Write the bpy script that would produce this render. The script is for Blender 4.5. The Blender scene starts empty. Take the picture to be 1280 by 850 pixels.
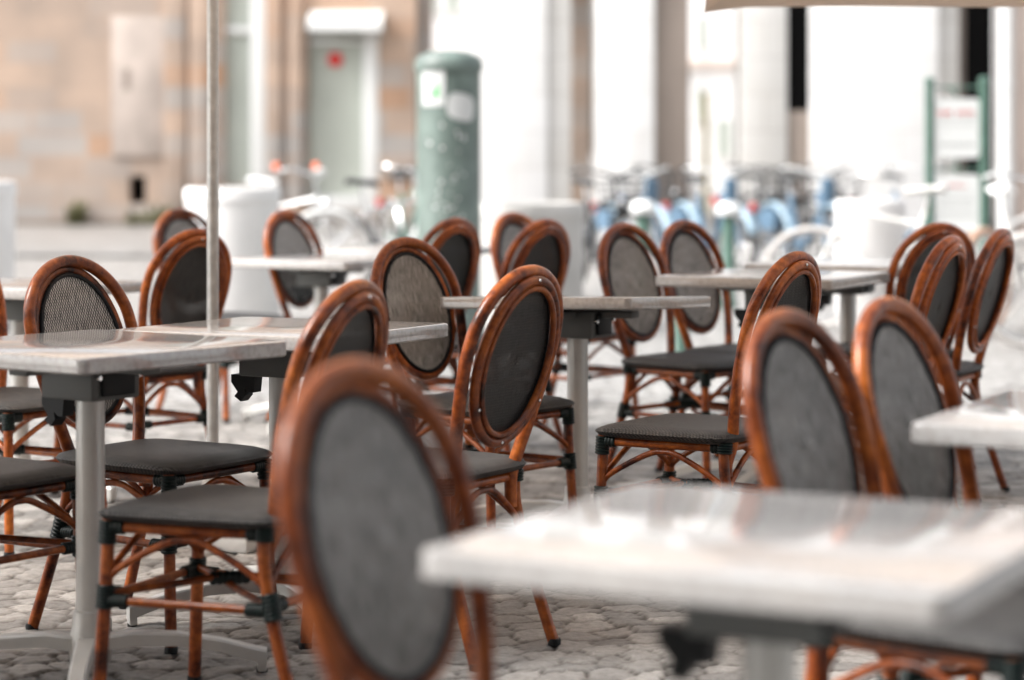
import bpy, bmesh, math, random
import numpy as np
from mathutils import Vector, Matrix
random.seed(7)
rng = np.random.default_rng(11)
S = bpy.context.scene
C = S.collection
PI = math.pi
F, HC = 3000.0, 1.216          # focal length in photo pixels, eye height

def at(px, d, z=0.0):          # a point d metres ahead seen in photo column px
    return Vector(((px - 640.0) * d / F, d, z))

# ---------------------------------------------------------------- materials
MATS = {}
def mat(name, col, rough=0.6, metal=0.0, coat=0.0, spec=0.5, var=0.0, vscale=8.0, bump=0.0, bscale=60.0, col2=None, stretch=(1, 1, 1)):
    m = bpy.data.materials.new(name); m.use_nodes = True
    nt = m.node_tree; N = nt.nodes; L = nt.links
    b = N['Principled BSDF']
    b.inputs['Base Color'].default_value = (*col, 1)
    b.inputs['Roughness'].default_value = rough
    b.inputs['Metallic'].default_value = metal
    b.inputs['Coat Weight'].default_value = coat
    b.inputs['Coat Roughness'].default_value = 0.12
    b.inputs['Specular IOR Level'].default_value = spec
    tc = N.new('ShaderNodeTexCoord'); mp = N.new('ShaderNodeMapping')
    mp.inputs['Scale'].default_value = stretch
    L.new(tc.outputs['Object'], mp.inputs['Vector'])
    if var > 0 or col2:
        n = N.new('ShaderNodeTexNoise'); n.inputs['Scale'].default_value = vscale; n.inputs['Detail'].default_value = 5
        L.new(mp.outputs[0], n.inputs['Vector'])
        r = N.new('ShaderNodeValToRGB')
        c2 = col2 if col2 else tuple(min(1, c * (1 + var)) for c in col)
        c1 = tuple(c * (1 - var) for c in col)
        r.color_ramp.elements[0].position = 0.35; r.color_ramp.elements[0].color = (*c1, 1)
        r.color_ramp.elements[1].position = 0.68; r.color_ramp.elements[1].color = (*c2, 1)
        L.new(n.outputs['Fac'], r.inputs['Fac']); L.new(r.outputs[0], b.inputs['Base Color'])
        mr = N.new('ShaderNodeMapRange'); mr.inputs['To Min'].default_value = max(0, rough - .08); mr.inputs['To Max'].default_value = min(1, rough + .12)
        L.new(n.outputs['Fac'], mr.inputs['Value']); L.new(mr.outputs[0], b.inputs['Roughness'])
    if bump > 0:
        n2 = N.new('ShaderNodeTexNoise'); n2.inputs['Scale'].default_value = bscale; n2.inputs['Detail'].default_value = 4
        L.new(mp.outputs[0], n2.inputs['Vector'])
        bp = N.new('ShaderNodeBump'); bp.inputs['Strength'].default_value = bump; bp.inputs['Distance'].default_value = 0.01
        L.new(n2.outputs['Fac'], bp.inputs['Height']); L.new(bp.outputs[0], b.inputs['Normal'])
    MATS[name] = m
    return m

# lacquered cane tubes: warm orange brown with darker scorched patches and rings
def cane_mat():
    m = bpy.data.materials.new('cane_lacquer'); m.use_nodes = True
    nt = m.node_tree; N = nt.nodes; L = nt.links; b = N['Principled BSDF']
    tc = N.new('ShaderNodeTexCoord')
    oi = N.new('ShaderNodeObjectInfo')
    ad = N.new('ShaderNodeVectorMath'); ad.operation = 'ADD'
    L.new(tc.outputs['Object'], ad.inputs[0]); L.new(oi.outputs['Random'], ad.inputs[1])
    n = N.new('ShaderNodeTexNoise'); n.inputs['Scale'].default_value = 9; n.inputs['Detail'].default_value = 6; n.inputs['Roughness'].default_value = .65
    L.new(ad.outputs[0], n.inputs['Vector'])
    r = N.new('ShaderNodeValToRGB'); e = r.color_ramp.elements
    e[0].position = .34; e[0].color = (.028, .006, .003, 1)
    e[1].position = .70; e[1].color = (.47, .130, .020, 1)
    x = r.color_ramp.elements.new(.46); x.color = (.21, .046, .009, 1)
    L.new(n.outputs['Fac'], r.inputs['Fac'])
    n3 = N.new('ShaderNodeTexNoise'); n3.inputs['Scale'].default_value = 55; n3.inputs['Detail'].default_value = 3
    L.new(ad.outputs[0], n3.inputs['Vector'])
    mx = N.new('ShaderNodeMix'); mx.data_type = 'RGBA'; mx.blend_type = 'MULTIPLY'; mx.inputs['Factor'].default_value = .55
    r3 = N.new('ShaderNodeValToRGB'); r3.color_ramp.elements[0].position = .38; r3.color_ramp.elements[0].color = (.45, .4, .38, 1); r3.color_ramp.elements[1].position = .58
    L.new(n3.outputs['Fac'], r3.inputs['Fac'])
    rb = N.new('ShaderNodeMapRange'); rb.inputs['To Min'].default_value = .78; rb.inputs['To Max'].default_value = 1.2; L.new(oi.outputs['Random'], rb.inputs['Value'])
    hv = N.new('ShaderNodeHueSaturation'); hv.inputs['Saturation'].default_value = 1.0; L.new(rb.outputs[0], hv.inputs['Value'])
    L.new(r.outputs[0], mx.inputs[6]); L.new(r3.outputs[0], mx.inputs[7]); L.new(mx.outputs[2], hv.inputs['Color']); L.new(hv.outputs[0], b.inputs['Base Color'])
    b.inputs['Roughness'].default_value = .40; b.inputs['Specular IOR Level'].default_value = .2; b.inputs['Coat Weight'].default_value = .32; b.inputs['Coat Roughness'].default_value = .08
    bp = N.new('ShaderNodeBump'); bp.inputs['Strength'].default_value = .25; bp.inputs['Distance'].default_value = .003
    L.new(n3.outputs['Fac'], bp.inputs['Height']); L.new(bp.outputs[0], b.inputs['Normal'])
    return m
cane = cane_mat()

# woven textilene: warp and weft threads, lighter ticks, a little see-through
def weave_mat(name, see, scale=115, light=(.15, .14, .125), dark=(.014, .014, .015), rough=.42):
    m = bpy.data.materials.new(name); m.use_nodes = True
    nt = m.node_tree; N = nt.nodes; L = nt.links; b = N['Principled BSDF']
    tc = N.new('ShaderNodeTexCoord'); sp = N.new('ShaderNodeSeparateXYZ'); L.new(tc.outputs['UV'], sp.inputs[0])
    def thread(sock, sc, detail_off):
        mu = N.new('ShaderNodeMath'); mu.operation = 'MULTIPLY'; mu.inputs[1].default_value = sc; L.new(sock, mu.inputs[0])
        si = N.new('ShaderNodeMath'); si.operation = 'SINE'; L.new(mu.outputs[0], si.inputs[0])
        return si.outputs[0]
    a = thread(sp.outputs[0], scale * 2 * PI, 0); c = thread(sp.outputs[1], scale * 2 * PI * .6, 1)
    pr = N.new('ShaderNodeMath'); pr.operation = 'MULTIPLY'; L.new(a, pr.inputs[0]); L.new(c, pr.inputs[1])
    # long streaks running with the warp
    mp = N.new('ShaderNodeMapping'); mp.inputs['Scale'].default_value = (230, 26, 1); L.new(tc.outputs['UV'], mp.inputs['Vector'])
    n = N.new('ShaderNodeTexNoise'); n.inputs['Scale'].default_value = 1.0; n.inputs['Detail'].default_value = 3; L.new(mp.outputs[0], n.inputs['Vector'])
    s2 = N.new('ShaderNodeMath'); s2.operation = 'MULTIPLY_ADD'; L.new(pr.outputs[0], s2.inputs[0]); s2.inputs[1].default_value = .42; L.new(n.outputs['Fac'], s2.inputs[2])
    r = N.new('ShaderNodeValToRGB'); r.color_ramp.elements[0].position = .36; r.color_ramp.elements[0].color = (*dark, 1)
    r.color_ramp.elements[1].position = .78; r.color_ramp.elements[1].color = (*light, 1)
    L.new(s2.outputs[0], r.inputs['Fac'])
    oi = N.new('ShaderNodeObjectInfo'); wa = N.new('ShaderNodeVectorMath'); wa.operation = 'ADD'; L.new(tc.outputs['UV'], wa.inputs[0]); L.new(oi.outputs['Location'], wa.inputs[1])
    nw = N.new('ShaderNodeTexNoise'); nw.inputs['Scale'].default_value = 7; nw.inputs['Detail'].default_value = 4; L.new(wa.outputs[0], nw.inputs['Vector'])
    rw = N.new('ShaderNodeValToRGB'); rw.color_ramp.elements[0].position = .35; rw.color_ramp.elements[0].color = (.62, .62, .62, 1); rw.color_ramp.elements[1].position = .68; rw.color_ramp.elements[1].color = (1.25, 1.22, 1.18, 1); L.new(nw.outputs['Fac'], rw.inputs['Fac'])
    mw = N.new('ShaderNodeMix'); mw.data_type = 'RGBA'; mw.blend_type = 'MULTIPLY'; mw.inputs['Factor'].default_value = .35
    L.new(r.outputs[0], mw.inputs[6]); L.new(rw.outputs[0], mw.inputs[7]); L.new(mw.outputs[2], b.inputs['Base Color'])
    b.inputs['Roughness'].default_value = rough; b.inputs['Specular IOR Level'].default_value = .38
    bp = N.new('ShaderNodeBump'); bp.inputs['Strength'].default_value = .7; bp.inputs['Distance'].default_value = .002
    L.new(pr.outputs[0], bp.inputs['Height']); L.new(bp.outputs[0], b.inputs['Normal'])
    if see > 0:
        out = N['Material Output']; tr = N.new('ShaderNodeBsdfTransparent'); ms = N.new('ShaderNodeMixShader'); ms.inputs[0].default_value = see
        L.new(b.outputs[0], ms.inputs[1]); L.new(tr.outputs[0], ms.inputs[2]); L.new(ms.outputs[0], out.inputs['Surface'])
    return m
back_weave = weave_mat('back_weave', .13, light=(.66, .64, .61), dark=(.024, .024, .024), rough=.5)
rear_shade_weave = weave_mat('rear_shade_weave', .16, light=(.055, .053, .05), dark=(.008, .008, .008), rough=.5)  # same cloth darkened: the rear side's shade is put into the colour
seat_weave = weave_mat('seat_weave', 0, scale=150, light=(.085, .081, .077), dark=(.002, .002, .0025), rough=.5)
edging = mat('edging_black', (.005, .006, .008), .6, spec=.3)
binding_m = mat('binding_green', (.003, .010, .009), .38, spec=.35, var=.4, vscale=60)
steel = mat('screw_steel', (.7, .7, .7), .2, 1.0)
alu = mat('painted_aluminium', (.56, .56, .54), .36, .35, var=.06, vscale=12, bump=.05, bscale=300)
grey_plastic = mat('grey_bracket', (.11, .115, .112), .5, .2, var=.1)
black_plastic = mat('black_plastic', (.005, .006, .007), .5, spec=.3)
pole_m = mat('galvanised_pole', (.55, .56, .55), .38, .55, var=.1, vscale=40)
concrete = mat('pale_concrete', (.72, .71, .70), .8, var=.06, vscale=3, bump=.2, bscale=40)
concrete2 = mat('grey_concrete', (.50, .49, .47), .85, var=.1, vscale=4, bump=.3, bscale=40)
plaster = mat('white_plaster', (.92, .905, .89), .85, var=.03, vscale=1.5)
plaster_grey = mat('grey_plaster', (.62, .60, .575), .85, var=.05, vscale=1.2)
stone_pink = mat('pinkish_stone', (.62, .52, .46), .85, var=.06, vscale=1.5)
stone_brown = mat('brown_stone', (.29, .24, .205), .85, var=.15, vscale=2, stretch=(1, 1, .25))
shade_black = mat('interior_shade', (.0015, .0015, .0015), .95, spec=.1)  # near-black colour paints in the darkness inside openings and recesses
glass_green = mat('grey_green_glass', (.44, .47, .42), .30, 0, spec=.6, var=.08, vscale=.8)
white_paint = mat('white_paint', (.72, .73, .72), .4, coat=.2)
red_paint = mat('red_paint', (.55, .02, .015), .5)
column_green = mat('column_green', (.12, .158, .14), .42, var=.22, vscale=7, bump=.3, bscale=30)
post_green = mat('post_green', (.065, .13, .10), .45, var=.15)
paper = mat('paper_white', (.56, .57, .56), .75)
leaf_green = mat('print_green', (.10, .42, .14), .6)
text_red = mat('print_red', (.55, .04, .03), .6)
text_grey = mat('print_grey', (.25, .26, .26), .6)
blue_paint = mat('blue_paint', (.09, .165, .245), .35, coat=.4)
blue_light = mat('light_blue_paint', (.25, .355, .43), .4, coat=.3)
white_bike = mat('white_bike_paint', (.80, .79, .76), .3, coat=.5)
black_bike = mat('black_bike_paint', (.02, .022, .025), .3, coat=.4)
green_bike = mat('green_bike_paint', (.10, .20, .16), .35, coat=.4)
silver = mat('silver_metal', (.72, .72, .72), .22, .9)
rubber = mat('tyre_rubber', (.035, .034, .033), .7)
rubber_white = mat('white_tyre', (.66, .63, .60), .6)
rubber_tan = mat('tan_tyre', (.42, .27, .19), .6)
reflector = mat('orange_reflector', (.85, .16, .05), .3)
tail_red = mat('red_reflector', (.70, .03, .03), .3)
saddle_black = mat('saddle_black', (.02, .02, .02), .45)
plant_m = mat('weed_leaves', (.14, .14, .06), .7, var=.4, vscale=30)
yellow_m = mat('ochre_paint', (.55, .43, .12), .6)

def canvas():
    m = bpy.data.materials.new('beige_canvas'); m.use_nodes = True
    N = m.node_tree.nodes; L = m.node_tree.links; b = N['Principled BSDF']
    b.inputs['Base Color'].default_value = (.86, .77, .69, 1); b.inputs['Roughness'].default_value = .9
    t = N.new('ShaderNodeBsdfTranslucent'); t.inputs['Color'].default_value = (.86, .76, .67, 1)
    tc = N.new('ShaderNodeTexCoord'); n = N.new('ShaderNodeTexNoise'); n.inputs['Scale'].default_value = 400; L.new(tc.outputs['Object'], n.inputs['Vector'])
    bp = N.new('ShaderNodeBump'); bp.inputs['Strength'].default_value = .2; bp.inputs['Distance'].default_value = .002
    L.new(n.outputs['Fac'], bp.inputs['Height']); L.new(bp.outputs[0], b.inputs['Normal'])
    ms = N.new('ShaderNodeMixShader'); ms.inputs[0].default_value = .70
    L.new(b.outputs[0], ms.inputs[1]); L.new(t.outputs[0], ms.inputs[2]); L.new(ms.outputs[0], N['Material Output'].inputs['Surface'])
    return m
canvas_m = canvas()

# grey speckled stone-look table tops, polished
def tabletop_mat():
    m = bpy.data.materials.new('stone_tabletop'); m.use_nodes = True
    N = m.node_tree.nodes; L = m.node_tree.links; b = N['Principled BSDF']
    tc = N.new('ShaderNodeTexCoord'); oi = N.new('ShaderNodeObjectInfo')
    ad = N.new('ShaderNodeVectorMath'); ad.operation = 'ADD'
    L.new(tc.outputs['Object'], ad.inputs[0]); L.new(oi.outputs['Random'], ad.inputs[1])
    n = N.new('ShaderNodeTexNoise'); n.inputs['Scale'].default_value = 5; n.inputs['Detail'].default_value = 7; n.inputs['Distortion'].default_value = .6
    L.new(ad.outputs[0], n.inputs['Vector'])
    r = N.new('ShaderNodeValToRGB'); e = r.color_ramp.elements
    e[0].position = .30; e[0].color = (.31, .308, .305, 1); e[1].position = .72; e[1].color = (.42, .408, .395, 1)
    x = e.new(.5); x.color = (.37, .362, .355, 1)
    L.new(n.outputs['Fac'], r.inputs['Fac'])
    n2 = N.new('ShaderNodeTexNoise'); n2.inputs['Scale'].default_value = 70; n2.inputs['Detail'].default_value = 5
    L.new(ad.outputs[0], n2.inputs['Vector'])
    r2 = N.new('ShaderNodeValToRGB'); r2.color_ramp.elements[0].position = .36; r2.color_ramp.elements[0].color = (.55, .50, .46, 1); r2.color_ramp.elements[1].position = .55
    L.new(n2.outputs['Fac'], r2.inputs['Fac'])
    mx = N.new('ShaderNodeMix'); mx.data_type = 'RGBA'; mx.blend_type = 'MULTIPLY'; mx.inputs['Factor'].default_value = .38
    L.new(r.outputs[0], mx.inputs[6]); L.new(r2.outputs[0], mx.inputs[7]); L.new(mx.outputs[2], b.inputs['Base Color'])
    mr = N.new('ShaderNodeMapRange'); mr.inputs['To Min'].default_value = .04; mr.inputs['To Max'].default_value = .15
    L.new(n.outputs['Fac'], mr.inputs['Value']); L.new(mr.outputs[0], b.inputs['Roughness'])
    b.inputs['Specular IOR Level'].default_value = 1.0
    return m
top_m = tabletop_mat()

# ---------------------------------------------------------------- mesh helpers
def obj(name, bm, material, parent=None, smooth=True, angle=40):
    bmesh.ops.recalc_face_normals(bm, faces=bm.faces)
    me = bpy.data.meshes.new(name); bm.to_mesh(me); bm.free()
    mats = material if isinstance(material, (list, tuple)) else [material]
    for mm in mats: me.materials.append(mm)
    if smooth:
        me.polygons.foreach_set('use_smooth', [True] * len(me.polygons))
        me.set_sharp_from_angle(angle=math.radians(angle))
    o = bpy.data.objects.new(name, me); C.objects.link(o)
    if parent: o.parent = parent
    return o

def tube(bm, pts, r, seg=10, closed=False, cap=True, mi=0, flat=1.0):
    pts = [Vector(p) for p in pts]; n = len(pts)
    rs = r if isinstance(r, (list, tuple)) else [r] * n
    tang = []
    for i in range(n):
        if closed: t = pts[(i + 1) % n] - pts[i - 1]
        else: t = pts[min(i + 1, n - 1)] - pts[max(i - 1, 0)]
        tang.append(t.normalized())
    up = Vector((0, 0, 1)) if abs(tang[0].z) < .9 else Vector((1, 0, 0))
    nrm = (up - tang[0] * up.dot(tang[0])).normalized()
    rings = []
    for i in range(n):
        nrm = (nrm - tang[i] * nrm.dot(tang[i])).normalized()
        bi = tang[i].cross(nrm)
        rings.append([bm.verts.new(pts[i] + (nrm * math.cos(2 * PI * k / seg) + bi * math.sin(2 * PI * k / seg) * flat) * rs[i]) for k in range(seg)])
    m = n if closed else n - 1
    for i in range(m):
        a, b = rings[i], rings[(i + 1) % n]
        off = 0
        if closed and i == n - 1:      # match the seam
            off = min(range(seg), key=lambda q: sum((a[k].co - b[(k + q) % seg].co).length for k in range(0, seg, 3)))
        for k in range(seg):
            f = bm.faces.new((a[k], a[(k + 1) % seg], b[(k + 1 + off) % seg], b[(k + off) % seg])); f.material_index = mi
    if cap and not closed:
        bm.faces.new(rings[0]).material_index = mi; bm.faces.new(list(reversed(rings[-1]))).material_index = mi
    return bm

def smooth_path(pts, n=8, closed=False):     # Catmull-Rom
    P = [Vector(p) for p in pts]; out = []
    m = len(P) if closed else len(P) - 1
    for i in range(m):
        if closed: p0, p1, p2, p3 = P[i - 1], P[i], P[(i + 1) % len(P)], P[(i + 2) % len(P)]
        else: p0, p1, p2, p3 = P[max(i - 1, 0)], P[i], P[i + 1], P[min(i + 2, len(P) - 1)]
        for k in range(n):
            t = k / n
            out.append(.5 * ((2 * p1) + (p2 - p0) * t + (2 * p0 - 5 * p1 + 4 * p2 - p3) * t * t + (3 * p1 - p0 - 3 * p2 + p3) * t ** 3))
    if not closed: out.append(P[-1])
    return out

def box(bm, lo, hi, bev=0.0, mi=0, rot=None, seg=2):
    lo, hi = Vector(lo), Vector(hi); c = (lo + hi) / 2; s = hi - lo
    r = bmesh.ops.create_cube(bm, size=1, matrix=Matrix.Translation(c) @ Matrix.Diagonal((s.x, s.y, s.z, 1)))
    vs = r['verts']; fs = list({f for v in vs for f in v.link_faces})
    for f in fs: f.material_index = mi
    if bev > 0:
        es = list({e for v in vs for e in v.link_edges})
        q = bmesh.ops.bevel(bm, geom=es, offset=bev, segments=seg, profile=.5, affect='EDGES')
        vs = q['verts']
        for f in q['faces']: f.material_index = mi
    return bm

def lathe(bm, prof, seg=32, mi=0, c=(0, 0)):
    rings = []
    for r, z in prof:
        rings.append([bm.verts.new((c[0] + r * math.cos(2 * PI * k / seg), c[1] + r * math.sin(2 * PI * k / seg), z)) for k in range(seg)] if r > 1e-5 else [bm.verts.new((c[0], c[1], z))])
    for a, b in zip(rings, rings[1:]):
        if len(a) == 1 and len(b) == 1: continue
        for k in range(seg):
            k2 = (k + 1) % seg
            if len(a) == 1: f = bm.faces.new((a[0], b[k2], b[k]))
            elif len(b) == 1: f = bm.faces.new((a[k], a[k2], b[0]))
            else: f = bm.faces.new((a[k], a[k2], b[k2], b[k]))
            f.material_index = mi
    if len(rings[0]) > 1: bm.faces.new(list(reversed(rings[0]))).material_index = mi
    if len(rings[-1]) > 1: bm.faces.new(rings[-1]).material_index = mi
    return bm

def prism(bm, poly, thick, axis='y', off=0.0, mi=0):
    """extrude a closed 2-D outline (u, w) by thick"""
    def P(u, w, t):
        return {'y': (u, t, w), 'x': (t, u, w), 'z': (u, w, t)}[axis]
    a = [bm.verts.new(P(u, w, off)) for u, w in poly]; b = [bm.verts.new(P(u, w, off + thick)) for u, w in poly]
    bm.faces.new(a).material_index = mi; bm.faces.new(list(reversed(b))).material_index = mi
    for i in range(len(poly)):
        j = (i + 1) % len(poly); bm.faces.new((a[i], b[i], b[j], a[j])).material_index = mi
    return bm

def B(): return bmesh.new()
def thing(name, label, cat, loc=(0, 0, 0), rz=0.0, group=None):
    o = bpy.data.objects.new(name, None); C.objects.link(o); o.empty_display_size = .1
    o.location = loc; o.rotation_euler = (0, 0, rz); o['label'] = label; o['category'] = cat
    if group: o['group'] = group
    return o
def tag(o, label, cat, group=None):
    o['label'] = label; o['category'] = cat
    if group: o['group'] = group
    return o
def struct(o): o['kind'] = 'structure'; return o
def dup(root, loc, rz, label, group=None, tilt=None):
    r = root.copy(); C.objects.link(r); r.location = loc; r.rotation_euler = (0, 0, rz); r['label'] = label
    if group: r['group'] = group
    for ch in list(root.children):
        c = ch.copy(); C.objects.link(c); c.parent = r
        for g in list(ch.children):
            d = g.copy(); C.objects.link(d); d.parent = c
    return r

# ---------------------------------------------------------------- ground
def setts():
    x0, x1, y0, y1, st = -3.4, 3.4, 3.9, 11.6, .0115
    nx, ny = int((x1 - x0) / st), int((y1 - y0) / st)
    X, Y = np.meshgrid(np.linspace(x0, x1, nx), np.linspace(y0, y1, ny))
    # warped rows of hand-cut stones
    ang = math.radians(24); U = X * math.cos(ang) + Y * math.sin(ang); V = -X * math.sin(ang) + Y * math.cos(ang)
    U2 = U + .05 * np.sin(V * 3.1 + 1) + .02 * np.sin(V * 9 + U * 4)
    V2 = V + .09 * np.sin(U * 1.7) + .03 * np.sin(U * 6.1 + .5) + .012 * np.sin(U * 21 + V * 5)
    cw, ch = .122, .092
    K = 220
    jit = rng.uniform(-1, 1, (2 * K, 2 * K, 2)); idr = rng.random((2 * K, 2 * K, 4))
    gi, gj = np.floor(U2 / cw).astype(int), np.floor(V2 / ch).astype(int)
    best = np.full(X.shape, 9.); second = np.full(X.shape, 9.); bi = np.zeros(X.shape, int); bj = np.zeros(X.shape, int)
    bx = np.zeros(X.shape); by = np.zeros(X.shape)
    for di in (-2, -1, 0, 1, 2):
        for dj in (-1, 0, 1):
            I, J = gi + di, gj + dj
            jj = jit[I % (2 * K), J % (2 * K)]
            sx = (I + .5 + .5 * (J % 2) - .25 + .34 * jj[..., 0]) * cw; sy = (J + .5 + .20 * jj[..., 1]) * ch
            dx, dy = (U2 - sx) * .9, V2 - sy
            d = (np.abs(dx) ** 3.2 + np.abs(dy) ** 3.2) ** (1 / 3.2)
            nb = d < best
            second = np.where(nb, best, np.minimum(second, d))
            best = np.where(nb, d, best); bi = np.where(nb, I, bi); bj = np.where(nb, J, bj); bx = np.where(nb, dx, bx); by = np.where(nb, dy, by)
    edge = second - best
    ids = idr[bi % (2 * K), bj % (2 * K)]
    e = np.clip(edge / .013, 0, 1); face = e * e * (3 - 2 * e)
    def vn(sc, seed):   # value noise
        r2 = np.random.default_rng(seed).random((512, 512)); u, v = X * sc + 100, Y * sc + 100
        i, j = np.floor(u).astype(int), np.floor(v).astype(int); fu, fv = u - i, v - j
        fu = fu * fu * (3 - 2 * fu); fv = fv * fv * (3 - 2 * fv)
        g = lambda a, b: r2[a % 512, b % 512]
        return (g(i, j) * (1 - fu) + g(i + 1, j) * fu) * (1 - fv) + (g(i, j + 1) * (1 - fu) + g(i + 1, j + 1) * fu) * fv
    rough = vn(9, 1) * .5 + vn(24, 2) * .35 + vn(60, 3) * .25
    Z = -.008 + .008 * face + (ids[..., 0] - .5) * .005 * face + bx * (ids[..., 1] - .5) * .07 * face + by * (ids[..., 2] - .5) * .07 * face + (rough - .55) * .010 * (.4 + face)
    co = np.stack([X, Y, Z], -1).reshape(-1, 3).astype(np.float32)
    idx = np.arange(nx * ny).reshape(ny, nx)
    q = np.stack([idx[:-1, :-1], idx[:-1, 1:], idx[1:, 1:], idx[1:, :-1]], -1).reshape(-1, 4)
    me = bpy.data.meshes.new('cobbled_paving')
    me.vertices.add(len(co)); me.vertices.foreach_set('co', co.ravel())
    me.loops.add(q.size); me.loops.foreach_set('vertex_index', q.ravel().astype(np.int32))
    me.polygons.add(len(q)); me.polygons.foreach_set('loop_start', np.arange(0, q.size, 4, dtype=np.int32))
    me.polygons.foreach_set('use_smooth', np.ones(len(q), bool))
    me.update()
    a = me.color_attributes.new('stone', 'FLOAT_COLOR', 'POINT')
    patch = vn(.8, 9)
    cl = np.stack([ids[..., 3], face, patch, np.ones_like(face)], -1).reshape(-1, 4).astype(np.float32)
    a.data.foreach_set('color', cl.ravel())
    o = bpy.data.objects.new('cobbled_paving', me); C.objects.link(o); struct(o)
    m = bpy.data.materials.new('granite_setts'); m.use_nodes = True
    N = m.node_tree.nodes; L = m.node_tree.links; b = N['Principled BSDF']
    at_ = N.new('ShaderNodeAttribute'); at_.attribute_name = 'stone'; sp = N.new('ShaderNodeSeparateColor'); L.new(at_.outputs['Color'], sp.inputs[0])
    r = N.new('ShaderNodeValToRGB'); e = r.color_ramp.elements
    e[0].position = 0; e[0].color = (.16, .157, .152, 1); e[1].position = 1; e[1].color = (.34, .332, .318, 1)
    x = e.new(.5); x.color = (.25, .244, .235, 1)
    L.new(sp.outputs[0], r.inputs['Fac'])
    tc = N.new('ShaderNodeTexCoord'); n = N.new('ShaderNodeTexNoise'); n.inputs['Scale'].default_value = 45; n.inputs['Detail'].default_value = 8; n.inputs['Roughness'].default_value = .7
    L.new(tc.outputs['Object'], n.inputs['Vector'])
    rn = N.new('ShaderNodeValToRGB'); rn.color_ramp.elements[0].position = .35; rn.color_ramp.elements[0].color = (.62, .60, .58, 1); rn.color_ramp.elements[1].position = .62; rn.color_ramp.elements[1].color = (1.15, 1.13, 1.1, 1)
    L.new(n.outputs['Fac'], rn.inputs['Fac'])
    m1 = N.new('ShaderNodeMix'); m1.data_type = 'RGBA'; m1.blend_type = 'MULTIPLY'; m1.inputs['Factor'].default_value = .8
    L.new(r.outputs[0], m1.inputs[6]); L.new(rn.outputs[0], m1.inputs[7])
    m2 = N.new('ShaderNodeMix'); m2.data_type = 'RGBA'; m2.inputs[6].default_value = (.026, .020, .016, 1)
    L.new(sp.outputs[1], m2.inputs['Factor']); L.new(m1.outputs[2], m2.inputs[7]); L.new(m2.outputs[2], b.inputs['Base Color'])
    b.inputs['Roughness'].default_value = .58; b.inputs['Specular IOR Level'].default_value = .35
    bp = N.new('ShaderNodeBump'); bp.inputs['Strength'].default_value = .6; bp.inputs['Distance'].default_value = .004
    L.new(n.outputs['Fac'], bp.inputs['Height']); L.new(bp.outputs[0], b.inputs['Normal'])
    me.materials.append(m)
setts()

def far_ground_mat(name, c1, c2, joint, scale):
    m = bpy.data.materials.new(name); m.use_nodes = True
    N = m.node_tree.nodes; L = m.node_tree.links; b = N['Principled BSDF']
    tc = N.new('ShaderNodeTexCoord'); v = N.new('ShaderNodeTexVoronoi'); v.feature = 'DISTANCE_TO_EDGE'; v.inputs['Scale'].default_value = scale
    v2 = N.new('ShaderNodeTexVoronoi'); v2.inputs['Scale'].default_value = scale
    L.new(tc.outputs['Object'], v.inputs['Vector']); L.new(tc.outputs['Object'], v2.inputs['Vector'])
    r = N.new('ShaderNodeValToRGB'); r.color_ramp.elements[0].color = (*c1, 1); r.color_ramp.elements[1].color = (*c2, 1)
    L.new(v2.outputs['Color'], r.inputs['Fac'])
    j = N.new('ShaderNodeValToRGB'); j.color_ramp.elements[0].position = .0; j.color_ramp.elements[0].color = (0, 0, 0, 1); j.color_ramp.elements[1].position = .09
    L.new(v.outputs['Distance'], j.inputs['Fac'])
    m2 = N.new('ShaderNodeMix'); m2.data_type = 'RGBA'; m2.inputs[6].default_value = (*joint, 1)
    L.new(j.outputs[0], m2.inputs['Factor']); L.new(r.outputs[0], m2.inputs[7]); L.new(m2.outputs[2], b.inputs['Base Color'])
    b.inputs['Roughness'].default_value = .38
    bp = N.new('ShaderNodeBump'); bp.inputs['Strength'].default_value = .8; bp.inputs['Distance'].default_value = .015
    L.new(j.outputs[0], bp.inputs['Height']); L.new(bp.outputs[0], b.inputs['Normal'])
    return m
g = B(); bmesh.ops.create_grid(g, x_segments=1, y_segments=1, size=400, matrix=Matrix.Translation((0, 100, -.022)))
struct(obj('ground', g, far_ground_mat('plaza_stone', (.25, .243, .235), (.37, .36, .345), (.08, .07, .06), 8), smooth=False))
# the slightly raised kerbed footway along the sandstone building
g = B(); box(g, (-30, 27.0, -.02), (-1.4, 37.0, .03), .01)
struct(obj('pavement', g, far_ground_mat('footway_stone', (.22, .213, .205), (.29, .28, .27), (.2, .19, .18), 1.6)))

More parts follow.
